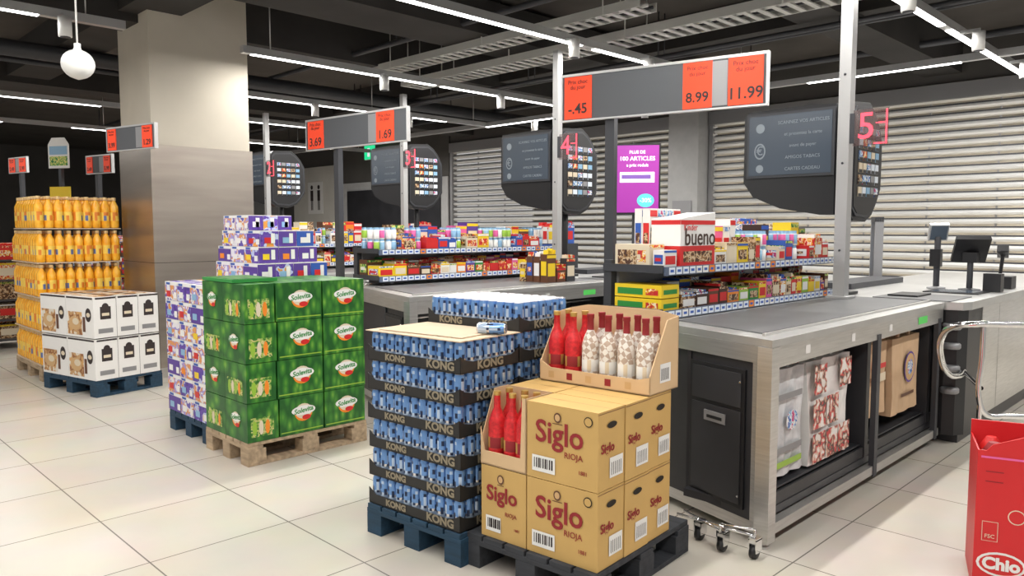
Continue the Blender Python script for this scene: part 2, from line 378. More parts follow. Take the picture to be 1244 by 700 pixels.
b=MB(); b.box(.2,.24,.02,.35,.08,.12,'dark_metal'); b.box(.05,.09,.02,.38,.08,.12,'dark_metal'); b.build('wall_bracket',parent=o)
price_sign(.55,(-10.35,3.0),12,[(.02,.25),(.7,.95)],[.3],2.12,2.32,['2.49','5.99'],0)
price_sign(.5,(-13.0,2.75),12,[(.02,.35),(.6,.95)],[.5],2.25,2.45,['2.49','5.99'],0)
# ---------------------------------------------------------------- counters
def counter(xr,y0,y1,w,sl,H=.96,bays=((.09,1.27),(1.33,2.35))):
    b=MB(); xl=xr-w; yl=y0+sl
    b.prism([(xr,y0),(xr,y1),(xl,y1),(xl,yl)],H-.035,H,'steel_top')
    b.prism([(xr-.13,y0+.16),(xr-.13,y1),(xl+.48,y1),(xl+.48,y0+.16+sl*.5)],H,H+.006,'rubber')
    b.box(xr-.10,xr-.085,y0+.1,y1,H,H+.012,'steel')
    b.box(xr-.05,xr-.005,y0+.08,y1,H-.13,H-.036,'steel')
    b.box(xr-.07,xr,y0+.002,y0+.075,0.03,H-.036,'steel')
    b.box(xr-.05,xr-.005,y0+.08,y1,.06,.11,'steel')
    b.box(xr-.5,xr-.055,y0+.1,y1,.111,.15,'black_panel'); b.box(xr-.075,xr-.06,y0+.1,y1,.151,.21,'black_panel')
    b.box(xr-.52,xr-.5,y0+.15,y1,.11,H-.1,'black_panel')
    for a,c in bays: 
        b.box(xr-.49,xr-.055,y0+c,y0+c+.05,.151,H-.13,'black_panel'); b.box(xr-.03,xr,y0+c,y0+c+.05,.05,H-.1,'dark_metal')
        b.tube((xr-.12,y0+a+.05,H-.17),(xr-.12,y0+c-.02,H-.17),.008,'chrome',8)
        b.prism([(xr-.2,.20),(xr-.078,.215),(xr-.078,.225),(xr-.2,.21)],y0+a,y0+c,'dark_metal','Y')
    b.box(xl,xr-.6,yl+.12,y1,.06,H-.04,'grey_metal')
    for k in range(int((y1-y0)/.55)): b.fq('+X',xr-.005,y0+.35+k*.55,y0+.40+k*.55,H-.10,H-.06,'label_white')
    b.fq('+X',xr-.005,y0+1.95,y0+2.12,H-.105,H-.06,'sticker_green',off=.002)
    b.lathe(xr-.04,y0+.04,0,[(.03,0),(.03,.01),(.012,.012),(.012,.04)],'steel')
    L=math.hypot(w,sl); phi=-math.degrees(math.atan2(sl,w))
    b.T=rotT((xr,y0,0),phi)
    b.box(-L,-.075,0.0,.05,H-.115,H-.036,'steel'); b.box(-L,-.112,.02,.05,.10,H-.116,'black_panel')
    b.box(-.11,-.065,.002,.03,.06,H-.115,'steel'); b.box(-L,-L+.05,0.001,.049,.04,H-.116,'steel')
    x0=-.52
    b.box(x0,x0+.36,.008,.019,.14,.80,'black_plastic'); b.box(x0+.02,x0+.34,.003,.007,.16,.60,'black_panel')
    b.box(x0+.02,x0+.34,.003,.007,.62,.78,'black_panel'); b.box(x0+.11,x0+.25,-.004,.002,.52,.57,'grey_metal'); b.box(x0+.13,x0+.23,-.006,-.0045,.535,.55,'black_plastic')
    for zz in (.2,.74): b.tube((x0+.335,-.002,zz),(x0+.335,.002,zz),.006,'chrome',8)
    b.box(-L+.06,-.12,.03,.049,.04,.098,'steel')
    b.T=Matrix.Identity(4)
    b.lathe(xl+.05,yl+.06,0,[(.03,0),(.03,.01),(.012,.012),(.012,.06)],'steel')
    b.lathe(xl+.05,y1-.1,0,[(.03,0),(.03,.01),(.012,.012),(.012,.06)],'steel')
    return b.build('checkout_counter',bevel=.003)
counter(-1.55,3.17,5.62,1.17,.32)
counter(-4.38,3.34,5.75,1.42,.40)
counter(-7.2,4.0,6.2,1.45,.3)
def cashier(xr,y0,y1,H=.96):
    b=MB(); xl=xr-1.28
    b.prism([(xr-.12,y0),(xr-.03,y0+.03),(xr,y0+.12),(xr,y1),(xl,y1),(xl,y0)],H-.05,H+.004,'steel_top')
    b.prism([(xr-.13,y0+.02),(xr-.06,y0+.04),(xr-.02,y0+.12),(xr-.02,y0+.45),(xr-.45,y0+.45),(xr-.45,y0+.02)],.06,H-.05,'black_plastic')
    b.box(xr-.45,xr-.015,y0+.451,y1,.12,H-.051,'steel'); b.box(xr-.45,xr-.05,y0+.1,y1,0,.119,'black_panel')
    b.fq('+X',xr-.015,y0+.9,y0+.905,.12,H-.06,'hole'); b.fq('+X',xr-.015,y0+1.9,y0+1.905,.12,H-.06,'hole')
    b.box(xl,xl+.3,y0,y1,0,H-.051,'grey_metal')
    for k,zz in enumerate((.35,.5,.65,.78)): b.lathe(xr-.09,y0+.02,zz,[(.05,0),(.06,.01),(.06,.03),(.05,.04)],'grey_metal')
    b.box(xr-.5,xr-.12,y0+.75,y0+1.1,H+.004,H+.012,'black_plastic'); b.box(xr-.46,xr-.16,y0+.80,y0+1.05,H+.012,H+.014,'screen')
    b.box(xr-.60,xr-.10,y0-.0,y0+.5,H+.004,H+.010,'rubber')
    b.box(xr-.55,xr-.35,y0+.15,y0+.45,H+.010,H+.022,'black_plastic')
    b.box(xl+.02,xl+.3,y0+.6,y0+1.8,H+.004,H+.05,'dark_metal')
    return b.build('cashier_desk',bevel=.004)
cashier(-1.42,5.64,9.6); cashier(-4.25,5.77,8.6)
def tubecurve(pts,r,name,m,parent):
    cu=bpy.data.curves.new(name,'CURVE'); cu.dimensions='3D'; cu.bevel_depth=r; cu.bevel_resolution=4
    sp=cu.splines.new('BEZIER'); sp.bezier_points.add(len(pts)-1)
    for p,q in zip(sp.bezier_points,pts): p.co=q; p.handle_left_type=p.handle_right_type='AUTO'
    cu.materials.append(MATS[m]); o=bpy.data.objects.new(name,cu); scene.collection.objects.link(o); o.parent=parent; return o
e=bpy.data.objects.new('bumper_rail',None); scene.collection.objects.link(e)
tubecurve([(-1.44,5.70,.50),(-1.42,5.50,.50),(-1.44,5.34,.54),(-1.46,5.26,.66),(-1.44,5.2,.78),(-1.36,5.12,.86),(-1.24,5.13,.885),(-1.1,5.25,.885),(-.7,5.65,.885),(-.55,5.8,.87),(-.5,5.85,.8),(-.5,5.85,.4),(-.5,5.85,.0)],.019,'top_tube','chrome',e)
tubecurve([(-1.21,5.16,.88),(-1.21,5.16,.7),(-1.21,5.155,.42),(-1.18,5.18,.345),(-1.1,5.26,.335),(-.7,5.65,.335),(-.5,5.85,.335)],.016,'lower_tube','chrome',e)
tubecurve([(-1.21,5.17,.50),(-1.3,5.38,.50),(-1.44,5.7,.50)],.014,'brace_tube','chrome',e)
tubecurve([(-1.21,5.155,.40),(-1.21,5.155,.2),(-1.21,5.155,.0)],.014,'foot_tube','chrome',e)
# payment terminals
b=MB(); b.tube((0,0,0),(0,0,.30),.022,'dark_metal'); b.lathe(0,0,0,[(.08,0),(.08,.012),(.02,.02)],'dark_metal')
b.T=rotT((0,0,.33),28,-50); b.box(-.12,.12,-.11,.13,-.02,.02,'black_plastic'); b.box(-.105,.105,.0,.115,.02,.023,'screen')
for i in range(4):
    for j in range(4): b.box(-.09+j*.048,-.055+j*.048,-.10+i*.024,-.085+i*.024,.02,.026,'dark_metal')
b.T=Matrix.Identity(4); b.box(-.05,.05,-.03,.05,.22,.30,'black_plastic'); b.box(.10,.22,-.04,.06,0,.14,'black_plastic'); b.build('card_terminal',(-1.70,6.78,.966),bevel=.003)
b=MB(); b.tube((0,0,0),(0,0,.42),.024,'dark_metal'); b.lathe(0,0,0,[(.07,0),(.07,.012),(.02,.02)],'grey_metal')
b.T=rotT((0,0,.45),30,25); b.box(-.07,.07,-.02,.02,-.06,.08,'silver'); b.box(-.06,.06,-.024,-.02,-.05,.07,'screen')
b.T=Matrix.Identity(4); b.box(-.04,.04,-.06,.0,.18,.32,'black_plastic'); b.build('customer_display',(-1.95,6.82,.966),bevel=.003)
b=MB(); b.box(-.1,.1,-.08,.08,0,.10,'black_plastic'); b.tube((0,0,.1),(.02,-.02,.28),.014,'black_plastic'); b.T=rotT((.02,-.03,.3),10,60); b.box(-.04,.04,-.03,.03,-.06,.06,'black_plastic')
b.build('barcode_scanner',(-1.6,7.25,.966),bevel=.004)
b=MB()
b.box(-.04,.04,-.12,-.09,0,1.55,'grey_metal'); b.box(-.04,.04,.09,.12,0,1.55,'grey_metal'); b.box(-.04,.04,-.12,.12,1.52,1.57,'dark_metal'); b.box(-.08,.08,-.2,.2,0,.04,'dark_metal'); b.box(-.01,.01,-.09,.09,.3,1.52,'acrylic')
b.box(-.012,.012,-.05,.05,1.0,1.4,'lblue')
b.build('security_gate',(-2.95,8.3,0),30)
# bags under counter
def bag(name,x,ya,yb,z0,z1,thick,m,deco):
    b=MB(); n=7; vs=[];fs=[]
    for i in range(n+1):
        for j in range(5):
            y=ya+(yb-ya)*i/n; z=z0+(z1-z0)*j/4; bulge=thick*(1-.35*j/4)*(.75+.25*math.sin(i*2.3+j))
            vs.append((bulge,y+.006*math.sin(j*2+i),z))
    o=len(vs); vs+=[(-.02,v[1],v[2]) for v in vs]
    for i in range(n):
        for j in range(4):
            a=i*5+j; fs.append((a,a+5,a+6,a+1)); fs.append((o+a,o+a+1,o+a+6,o+a+5))
    for j in range(4): fs.append((j,j+1,o+j+1,o+j)); a=n*5+j; fs.append((a,o+a,o+a+1,a+1))
    for i in range(n): a=i*5; fs.append((a,o+a,o+a+5,a+5)); a=i*5+4; fs.append((a,a+5,o+a+5,o+a))
    b.add(vs,fs,m)
    for yy in ((ya*.7+yb*.3),(ya*.3+yb*.7)): b.box(-.01,.002,yy-.012,yy+.012,z1-.01,z1+.06,m)
    deco(b,ya,yb,z0,z1,thick)
    return b.build(name,(x,0,0))
def d1(b,ya,yb,z0,z1,t):
    b.ell('+X',t+.004,(ya+yb)/2+.03,z0+.27,.06,.05,'mix_cool'); b.fq('+X',t+.002,ya+.08,yb-.06,z0+.38,z0+.41,'grey_metal')
    b.fq('+X',t+.002,ya+.06,yb-.05,z0+.05,z0+.08,'lime'); b.fq('+X',t+.002,ya+.06,yb-.05,z0+.12,z0+.15,'grey_metal')
def d2(b,ya,yb,z0,z1,t):
    h=(z1-z0)/3; w=(yb-ya-.04)/3
    for i in range(3):
        for j in range(3):
            if (i+j)%4!=3: b.fq('+X',t,ya+.02+i*w,ya+.02+(i+.94)*w,z0+j*h+.01,z0+(j+.92)*h,'girl_print',off=.003)
def d3(b,ya,yb,z0,z1,t): b.fq('+X',t,ya+.05,yb-.05,z0+.28,z0+.31,'red',off=.003); b.fq('+X',t,ya+.05,yb-.05,z0+.2,z0+.25,'cream',off=.003)
def d4(b,ya,yb,z0,z1,t):
    b.ell('+X',t,(ya+yb)/2+.05,z0+.28,.10,.10,'purple',off=.003); b.ell('+X',t,(ya+yb)/2+.05,z0+.28,.088,.088,'tan',off=.004); b.ell('+X',t,(ya+yb)/2+.05,z0+.28,.05,.05,'mix_cool',off=.005)
    b.fq('+X',t,ya+.15,yb-.1,z0+.1,z0+.12,'brown',off=.003)
bag('plastic_shopping_bag',-1.69,3.34,3.74,.25,.77,.05,'poly_bag',d1)
bag('printed_shopping_bag',-1.69,3.78,4.30,.235,.77,.06,'white',d2)
bag('paper_shopping_bag',-1.68,4.57,4.88,.34,.77,.04,'paper_bag',d3)
for k in range(4): bag('paper_shopping_bag',-1.76+k*.035,4.94-.0*k,5.42,.29,.77,.025,'paper_bag',d4 if k==3 else (lambda *a:None))
b=MB()
for (cx,cy) in ((-1.70,3.04),(-1.56,3.07),(-1.84,3.08)):
    b.tube((cx-.012,cy,.03),(cx+.012,cy,.03),.03,'black_plastic',14); b.box(cx-.02,cx-.014,cy-.02,cy+.03,.03,.09,'chrome'); b.box(cx+.014,cx+.02,cy-.02,cy+.03,.03,.09,'chrome'); b.box(cx-.02,cx+.02,cy-.02,cy+.03,.085,.095,'chrome')
b.tube((-1.56,3.07,.10),(-1.95,3.06,.10),.007,'chrome',8); b.tube((-1.56,3.07,.13),(-1.70,3.02,.13),.006,'chrome',8); b.tube((-1.70,3.02,.10),(-1.95,3.12,.10),.006,'chrome',8); b.tube((-1.56,3.07,.13),(-1.56,3.07,.09),.006,'chrome',8); b.tube((-1.7,3.02,.13),(-1.7,3.02,.09),.006,'chrome',8)
b.build('caster_dolly')
# ---------------------------------------------------------------- candy shelves
PAL=['red','yellow','orange','white','blue','green','choc','brown','purple','pink','lime','cream','red','white','mix_warm','mix_choc','red','white']
def product(b,x0,x1,y0,y1,z0,h,c,rr,style=0):
    c2=rr.choice(['mix_warm','mix_cool','mix_green','mix_choc','red','white','yellow','red','blue']); c3=rr.choice(['white','mix_warm','mix_choc','cream','red','yellow'])
    b.box(x0,x1,y0,y1,z0,z0+h,c)
    b.fq('+X',x1,y0+.1*(y1-y0),y1-.1*(y1-y0),z0+h*.22,z0+h*.68,c3); b.fq('+X',x1,y0,y1,z0+h*.86,z0+h*.97,c2)
    b.fq('-Y',y0,x0+.1*(x1-x0),x1-.1*(x1-x0),z0+h*.25,z0+h*.75,c2); b.fq('-Y',y0,x0+.2*(x1-x0),x1-.25*(x1-x0),z0+h*.4,z0+h*.58,c3,off=.002)
    if style==1:
        n=max(2,int((y1-y0)/.024))
        for i in range(n):
            yy=y0+.006+i*(y1-y0-.012)/n
            b.T=rotT((0,yy,z0+h*.5),0,-8*rr.random()); b.box(x0+.01,x1-.008,0,(y1-y0)/n*.6,0,h*(.6+.12*rr.random()),c2 if i%3 else c3); b.T=Matrix.Identity(4)
def candy(x0,x1,y0,y1,zl,zu,seed,special=False):
    rr=random.Random(seed); b=MB()
    sh=MB()
    w=x1-x0
    for z in (zl,zu):
        sh.box(x0,x1,y0,y1,z-.022,z-.001,'dark_metal'); 
        sh.box(x1,x1+.012,y0,y1,z-.035,z+.012,'price_rail'); sh.box(x0,x1,y0-.01,y0,z-.022,z+.02,'dark_metal')
        y=y0+.03
        while y<y1-.08:
            k=rr.random(); sh.fq('+X',x1+.012,y,y+.058,z-.03,z+.008,'price_label' if k<.8 else ('orange' if k<.88 else 'label_white'))
            sh.fq('+X',x1+.012,y+.012,y+.045,z-.018,z-.004,'blue',off=.002); y+=.068
    sh.box(x0,x0+.05,y0-.0,y0+.05,zl-.04,zu+.04,'dark_metal'); sh.box(x0,x0+.05,y1-.05,y1,zl-.04,zu+.04,'dark_metal'); sh.box(x0+.05,x0+.065,y0+.05,y1-.05,zl,zu,'grey_metal')
    sh.box(x0+.05,x1,y0+.12,y0+.15,.975,zl-.022,'dark_metal'); sh.box(x0,x1,y1-.03,y1,.975,zl-.022,'dark_metal'); 
    sh.box(x0,x1-.1,y0+.12,y1,.967,.975,'dark_metal')
    ob=sh.build('candy_shelf')
    y=y0+.01
    if special:
        for k in range(2):
            b.box(x0+.07,x1-.02,y,y+.17,zl+k*.075,zl+k*.075+.07,'yellow'); b.fq('-Y',y,x0+.09,x1-.14,zl+k*.075+.015,zl+k*.075+.05,'green'); b.fq('-Y',y,x1-.12,x1-.04,zl+k*.075+.015,zl+k*.075+.05,'mix_warm'); b.fq('+X',x1-.02,y+.02,y+.15,zl+k*.075+.02,zl+k*.075+.045,'green')
        y+=.19
        seq=[('mix_choc',.15),('choc',.13),('brown',.12),('choc',.10),('orange',.14),('lime',.12),('green',.13),('yellow',.1)]
    else: 
        seq=[('yellow',.16),('yellow',.14),('brown',.15),('choc',.12)]
    while y<y1-.12:
        c,wd=seq.pop(0) if seq else (rr.choice(PAL),.06+rr.random()*.06)
        h=.08+rr.random()*.05
        product(b,x0+.2,x1-.015,y,y+wd-.006,zl+.0,h,c,rr,1 if rr.random()<.6 else 0)
        product(b,x0+.07,x0+.19,y,y+wd-.006,zl+.0,h+.05,rr.choice(PAL),rr,0)
        y+=wd
    y=y0+.01
    if special:
        product(b,x0+.07,x1-.1,y,y+.14,zu,.13,'cream',rr); b.fq('-Y',y,x0+.09,x0+.22,zu+.02,zu+.10,'mix_choc',off=.003)
        product(b,x1-.09,x1-.02,y+.02,y+.14,zu,.10,'white',rr); y+=.16
        BL=.36; xa=x0+.2
        b.box(xa,x1-.01,y,y+BL,zu,zu+.12,'red'); b.box(xa,x1-.01,y,y+BL,zu+.12,zu+.27,'white')
        b.prism([(y,zu+.27),(y+BL,zu+.27),(y+BL,zu+.31)],xa,x1-.01,'white','X')
        b.fq('+X',x1-.01,y,y+BL,zu+.238,zu+.262,'red'); b.fq('-Y',y,xa,x1-.01,zu+.238,zu+.262,'red')
        b.fq('+X',x1-.01,y+.03,y+BL-.03,zu+.03,zu+.09,'mix_choc'); b.fq('-Y',y,xa+.02,x1-.03,zu+.03,zu+.09,'mix_choc'); kb=(x1-.01,y+BL/2,zu+.185)
        for i in range(4):
            for j in range(2): product(b,x0+.07+j*.055,x0+.12+j*.055,y+.02+i*.08,y+.09+i*.08,zu,.33,'white',rr)
        y+=BL+.01
    while y<y1-.16:
        wd=.07+rr.random()*.08; t=rr.random()
        if t<.3:
            for i in range(2):
                for j in range(3):
                    for lv in range(2):
                        b.lathe(x0+.11+j*.09,y+.03+i*.055,zu+lv*.101,[(.024,0),(.026,.01),(.026,.075),(.02,.08),(.02,.10)],[ 'white',rr.choice(['white','lblue','pink','lime','white']),'white','lblue'],8)
            y+=.125; continue
        c=rr.choice(['red','white','yellow','mix_warm','white','red','blue','cream','mix_choc'])
        h=.12+rr.random()*.10
        product(b,x0+.22,x1-.015,y,y+wd-.006,zu,h*.75,c,rr,1 if rr.random()<.5 else 0)
        product(b,x0+.07,x0+.21,y,y+wd-.006,zu,h+.06,rr.choice(PAL),rr,0)
        y+=wd
    o=b.build('candy_assortment')
    if special:
        text('bueno',o,(kb[0]+.003,kb[1]+.02,kb[2]-.02),'+X',.135,'choc',sx=.95,off=.001); text('Kinder',o,(kb[0]+.003,kb[1]-.08,kb[2]+.036),'+X',.05,'red')
    return o
candy(-2.7,-2.3,3.44,5.66,1.0,1.235,11,True)
candy(-5.78,-5.4,3.80,6.1,1.03,1.26,12)
candy(-8.6,-8.2,4.4,6.15,1.03,1.26,15)
def pile(name,x,y,z,n,seed,dx=.3,dy=.3):
    rr=random.Random(seed); b=MB()
    for i in range(n):
        for k in range(3):
            product(b,i*dx/n,i*dx/n+dx/n*.9,k*dy/3,k*dy/3+dy/3*.9,0,.12+rr.random()*.16,rr.choice(['mix_choc','mix_warm','brown','choc','cream','dark_metal']),rr,1)
    b.build(name,(x,y,z))
pile('gift_card_rack',-4.95,5.05,.967,4,4,.35,.4)
# ---------------------------------------------------------------- pallets
def pallet(loc,rot,w,d,m):
    b=MB()
    for x in (-w,-w/2-.05,-.10):
        for y in (0,d/2-.06,d-.12): b.box(x,x+.10,y,y+.12,.022,.10,m)
        b.box(x,x+.10,0,d,0,.022,m); 
    for y in (0,d/2-.05,d-.1): b.box(-w,0,y,y+.1,.10,.122,m)
    n=6; g=w/n
    for i in range(n): b.box(-w+i*g+.006,-w+(i+1)*g-.006,0,d,.122,.144,m)
    return b.build('pallet',(loc[0],loc[1],0),rot,bevel=.002)
FX,FY=-1.753,2.206
pallet((FX+.01,FY-.01),5,.70,.74,'wood_dark')
b=MB(); txt=[]
def carton(x0,x1,y0,y1,z,h,front=True,side=True):
    b.box(x0+.002,x1-.002,y0+.002,y1-.002,z,z+h-.003,'kraft')
    b.fq('T',z+h-.003,x0,x1,(y0+y1)/2-.001,(y0+y1)/2+.001,'brown')
    if front:
        w=x1-x0
        txt.append(('Siglo',(x0+w*.47,y0-.001,z+h*.62),'-Y',.125*w/.345,'dark_red',.002)); txt.append(('RIOJA',(x0+w*.67,y0-.001,z+h*.38),'-Y',.034*w/.345,'dark_red',0))
        txt.append(('1881',(x0+w*.8,y0-.001,z+h*.2),'-Y',.022*w/.345,'dark_red',0))
        b.fq('-Y',y0,x0+.03,x0+.03+w*.33,z+.03,z+.095,'label_white'); 
        for i in range(9): b.fq('-Y',y0,x0+.04+i*w*.031,x0+.044+i*w*.031+.002*(i%3),z+.045,z+.085,'ink',off=.002)
        b.ell('-Y',y0,x0+w*.45,z+h*.84,.018,.02,'brown'); b.ell('-Y',y0,x0+w*.45,z+h*.84,.012,.014,'tan',.002)
        b.fq('-Y',y0,x0+w*.38,x0+w*.52,z+h*.755,z+h*.765,'brown')
        if w>.3: b.ell('-Y',y0,x1-.045,z+h*.86,.02,.02,'hole'); b.ell('-Y',y0,x1-.045,z+h*.86,.016,.016,'kraft',.002)
    if side:
        d=y1-y0
        b.ell('+X',x1,y0+d*.5,z+h*.80,d*.18,.013,'hole')
        b.fq('+X',x1,y0+d*.42,y0+d*.92,z+.04,z+.12,'label_white')
        for i in range(6): b.fq('+X',x1,y0+d*(.48+.07*i),y0+d*(.50+.07*i),z+.05,z+.10,'ink',off=.002)
        txt.append(('Siglo',(x1+.001,y0+d*.35,z+h*.52),'+X',.05,'dark_red',.001))
        b.box(x1-.001,x1,y0,y1,z+h*.96,z+h*.965,'brown')
dy=.188
for t in range(2):
    z=.145+t*.31
    for k in range(3): carton(-.35,-.005+.004*(k%2),.01+k*dy,.01+(k+1)*dy,z,.31,front=(k==0))
carton(-.60,-.352,.01,.195,.145,.31,front=True,side=False)
for k in (1,2): carton(-.60,-.352,.01+k*dy,.01+(k+1)*dy,.145,.31,False,False); carton(-.60,-.352,.01+k*dy,.01+(k+1)*dy,.455,.31,k==1,False)
def wine(x,y,z,kind):
    prof=[(.036,0),(.038,.01),(.038,.17),(.030,.20),(.015,.235),(.014,.285),(.016,.287),(.016,.305)]
    if kind=='r': ms=['foil_red']*5+['foil_red','gold']
    else: ms=['diamond_print']*4+['dark_red','dark_red','dark_red']
    b.lathe(x,y,z,prof,ms,14)
    if kind=='r':
        b.lathe(x,y,z+.065,[(.0383,0),(.0386,.001),(.0386,.045),(.0383,.046)],[('dark_red','gold','dark_red','dark_red')]*3,14)
    else:
        b.lathe(x,y,z+.055,[(.0383,0),(.0386,.001),(.0386,.05),(.0383,.051)],[('label_white','label_white','cream')]*3,14)
z=.455
b.box(-.602,-.355,.012,.19,z,z+.006,'kraft_pale'); b.prism([(-.602,z),(-.355,z),(-.355,z+.31),(-.375,z+.31),(-.385,z+.06),(-.58,z+.06),(-.602,z+.16)],.012,.016,'kraft_pale','Y')
b.prism([(.012,z),(.19,z),(.19,z+.31),(.1,z+.31),(.012,z+.10)],-.602,-.598,'kraft_pale','X'); b.box(-.6,-.357,.186,.19,z,z+.31,'kraft_pale'); b.box(-.36,-.356,.012,.19,z,z+.31,'kraft_pale')
for x in (-.55,-.465,-.40):
    for y in (.06,.14): wine(x,y,z+.006,'r')
z=.766; X0,X1,Y0,Y1=-.57,.0,.38,.62
b.box(X0,X1,Y0,Y1,z,z+.005,'kraft_pale')
b.prism([(X0,z),(X1,z),(X1,z+.075),(X1-.06,z+.06),(X0+.06,z+.06),(X0,z+.09)],Y0,Y0+.005,'kraft_pale','Y')
b.prism([(X0,z),(X1,z),(X1,z+.31),(X1-.1,z+.33),(X0+.1,z+.33),(X0,z+.31)],Y1-.005,Y1,'kraft_pale','Y')
for xx in (X0,X1-.005): b.prism([(Y0,z),(Y1,z),(Y1,z+.31),(Y1-.1,z+.30),(Y0,z+.08)],xx,xx+.005,'kraft_pale','X')
for i in range(6):
    for j in range(2): wine(X0+.055+i*.092,Y0+.055+j*.09,z+.006,'r' if i<2 else 'w')
for i in range(5): b.fq('-Y',Y0,X0+.05+i*.1,X0+.08+i*.1,z+.015,z+.045,'dark_red' if i%2 else 'tan')
b.fq('+X',X1,Y0+.08,Y0+.17,z+.04,z+.12,'label_white'); 
for i in range(5): b.fq('+X',X1,Y0+.09+i*.014,Y0+.096+i*.014,z+.05,z+.10,'ink',off=.002)
o=b.build('wine_carton_stack',(FX,FY,0),5)
for (t,l,s,sz,m_,of) in txt: text(t,o,l,s,sz,m_,off=of)
# energy drink pallet
KX,KY=-2.40,2.09
pallet((KX,KY),5,.62,.82,'wood_blue')
b=MB(); ktx=[]; kr=random.Random(2)
cp=[(.020,0),(.0255,.008),(.0255,.048),(.0255,.060),(.0255,.078),(.0255,.100),(.0255,.114),(.021,.128),(.0215,.133),(.018,.131)]
cm=['can_silver','can_pale',('can_navy','can_pale','can_navy','can_silver'),('can_blue','can_blue','can_navy','can_blue','can_pale','can_blue'),('can_navy','can_blue','can_blue','can_blue','can_pale','can_blue'),('can_blue','can_pale','can_blue','can_blue','can_navy','can_blue'),'can_blue','can_silver','can_silver']
LH=.138
def klayer(x0,x1,y0,y1,z,full=False):
    b.box(x0,x1,y0,y1,z,z+.004,'tray_black')
    hl=.046
    b.prism([(x0,z),(x1,z),(x1,z+hl+.03),(x1-.03,z+hl+.012),(x1-.08,z+hl),(x0+.05,z+hl),(x0,z+hl+.03)],y0,y0+.003,'tray_black','Y')
    b.prism([(y0,z),(y1,z),(y1,z+hl+.02),(y1-.05,z+hl),(y0+.08,z+hl),(y0+.03,z+hl+.012),(y0,z+hl+.03)],x1-.003,x1,'tray_black','X')
    b.prism([(x0,z),(x1,z),(x1,z+hl+.02),(x0,z+hl+.02)],y1-.003,y1,'tray_black','Y'); b.box(x0,x0+.003,y0,y1,z,z+hl,'tray_black')
    nx=int((x1-x0-.006)/.0525); ny=int((y1-y0-.006)/.0525); gx=(x1-x0-.008)/nx; gy=(y1-y0-.008)/ny
    for i in range(nx):
        for j in range(ny):
            if full or j==0 or i==nx-1 or (i==0): b.lathe(x0+.004+gx*(i+.5),y0+.004+gy*(j+.5),z+.004,cp,cm,12,ph=kr.randrange(12))
    b.box(x0+.06,x1-.06,y0+.06,y1-.06,z+.004,z+.12,'can_navy') if not full else None
for l in range(6):
    z=.146+l*LH; o_=.004*((l*7)%3-1)
    klayer(-.61+o_,-.01+o_,.01,.395,z)
    ktx.append(('KONG',(-.13+o_,.0085,z+.027),'-Y',.05)); ktx.append(('KONG',(-.42+o_,.0085,z+.024),'-Y',.04))
    ktx.append(('KONG',(-.0085+o_,.2,z+.026),'+X',.05))
for l in range(7):
    z=.146+l*LH
    klayer(-.61,-.01,.405,.80,z,full=(l==6))
    if l==6:
        for k in range(2): ktx.append(('KONG',(-.45+k*.29,.4035,z+.026),'-Y',.046))
    ktx.append(('KONG',(-.0085,.6,z+.026),'+X',.05))
zt=.146+6*LH
b.box(-.61,0,.0,.40,zt,zt+.004,'cardboard'); b.T=rotT((-.55,.03,zt+.006),4); b.box(0,.5,0,.33,0,.003,'cardboard'); b.T=Matrix.Identity(4)
b.T=rotT((-.05,.25,zt+.032),25,0,90); b.lathe(0,0,-.06,cp,cm,14); b.T=Matrix.Identity(4)
o=b.build('energy_drink_can_stack',(KX,KY,0),5)
for (t,l,s,sz) in ktx: text(t,o,l,s,sz,'kong_tan',sx=1.15,off=.002)
# juice cartons in green print
SX,SY=-4.36,2.09
pallet((SX,SY),0,.60,.86,'wood')
b=MB(); st=[]
th=.243
def logo(side,pos,a,z,r=.074):
    b.ell(side,pos,a,z-.005,r*.85,r*.74,'orange',.0014); b.ell(side,pos,a,z+.005,r*.80,r*.66,'cream',.0016); b.ell(side,pos,a,z+.010,r*1.15,r*.42,'white',.0018); b.ell(side,pos,a+.02,z-.036,r*.42,r*.22,'red',.0022)
    st.append((a,z+.01,side,pos))
for t in range(4):
    z=.146+t*th
    ys=[(0,.21),(.215,.53),(.535,.85)] if t%2==0 else [(0,.2),(.205,.53),(.535,.855)]
    for i,(a,c) in enumerate(ys):
        b.box(-.3,-.003,a+.003,c-.003,z,z+th-.004,'leaf_print')
        if i==0:
            b.fq('+X',-.003,a+.025,c-.035,z+.03,z+.15,'glass_print')
            for q in range(3): b.ell('+X',-.003,a+.05+q*.042,z+.085,.015,.045,['lime','cream','orange'][q],.002)
        else: logo('+X',-.003,(a+c)/2+.01,z+.135); b.fq('+X',-.003,a+.01,c-.01,z+.015,z+.022,'lime')
    for i,(a,c) in enumerate([(-.59,-.302),(-.298,-.003)]):
        if i==0: b.box(a,c,.003,.85,z,z+th-.004,'leaf_print')
        if (i+t)%2: logo('-Y',.002,(a+c)/2,z+.13,.06)
        else:
            b.fq('-Y',.002,a+.04,c-.05,z+.04,z+.14,'glass_print')
            for q in range(4): b.ell('-Y',.002,a+.07+q*.045,z+.085,.016,.04,['lime','cream','lime','orange'][q],.002)
zt=.146+4*th
b.box(-.58,-.15,.0,.30,zt,zt+.02,'green'); b.box(-.56,-.17,.02,.28,zt+.018,zt+.022,'leaf_print')
o=b.build('juice_carton_stack',(SX,SY,0),0)
for a,z,side,pos in st:
    text('Solevita',o,((a,pos-.0025,z) if side=='-Y' else (pos+.0025,a,z)),side,.044,'green',off=.001,tilt=-6,shear=.2)
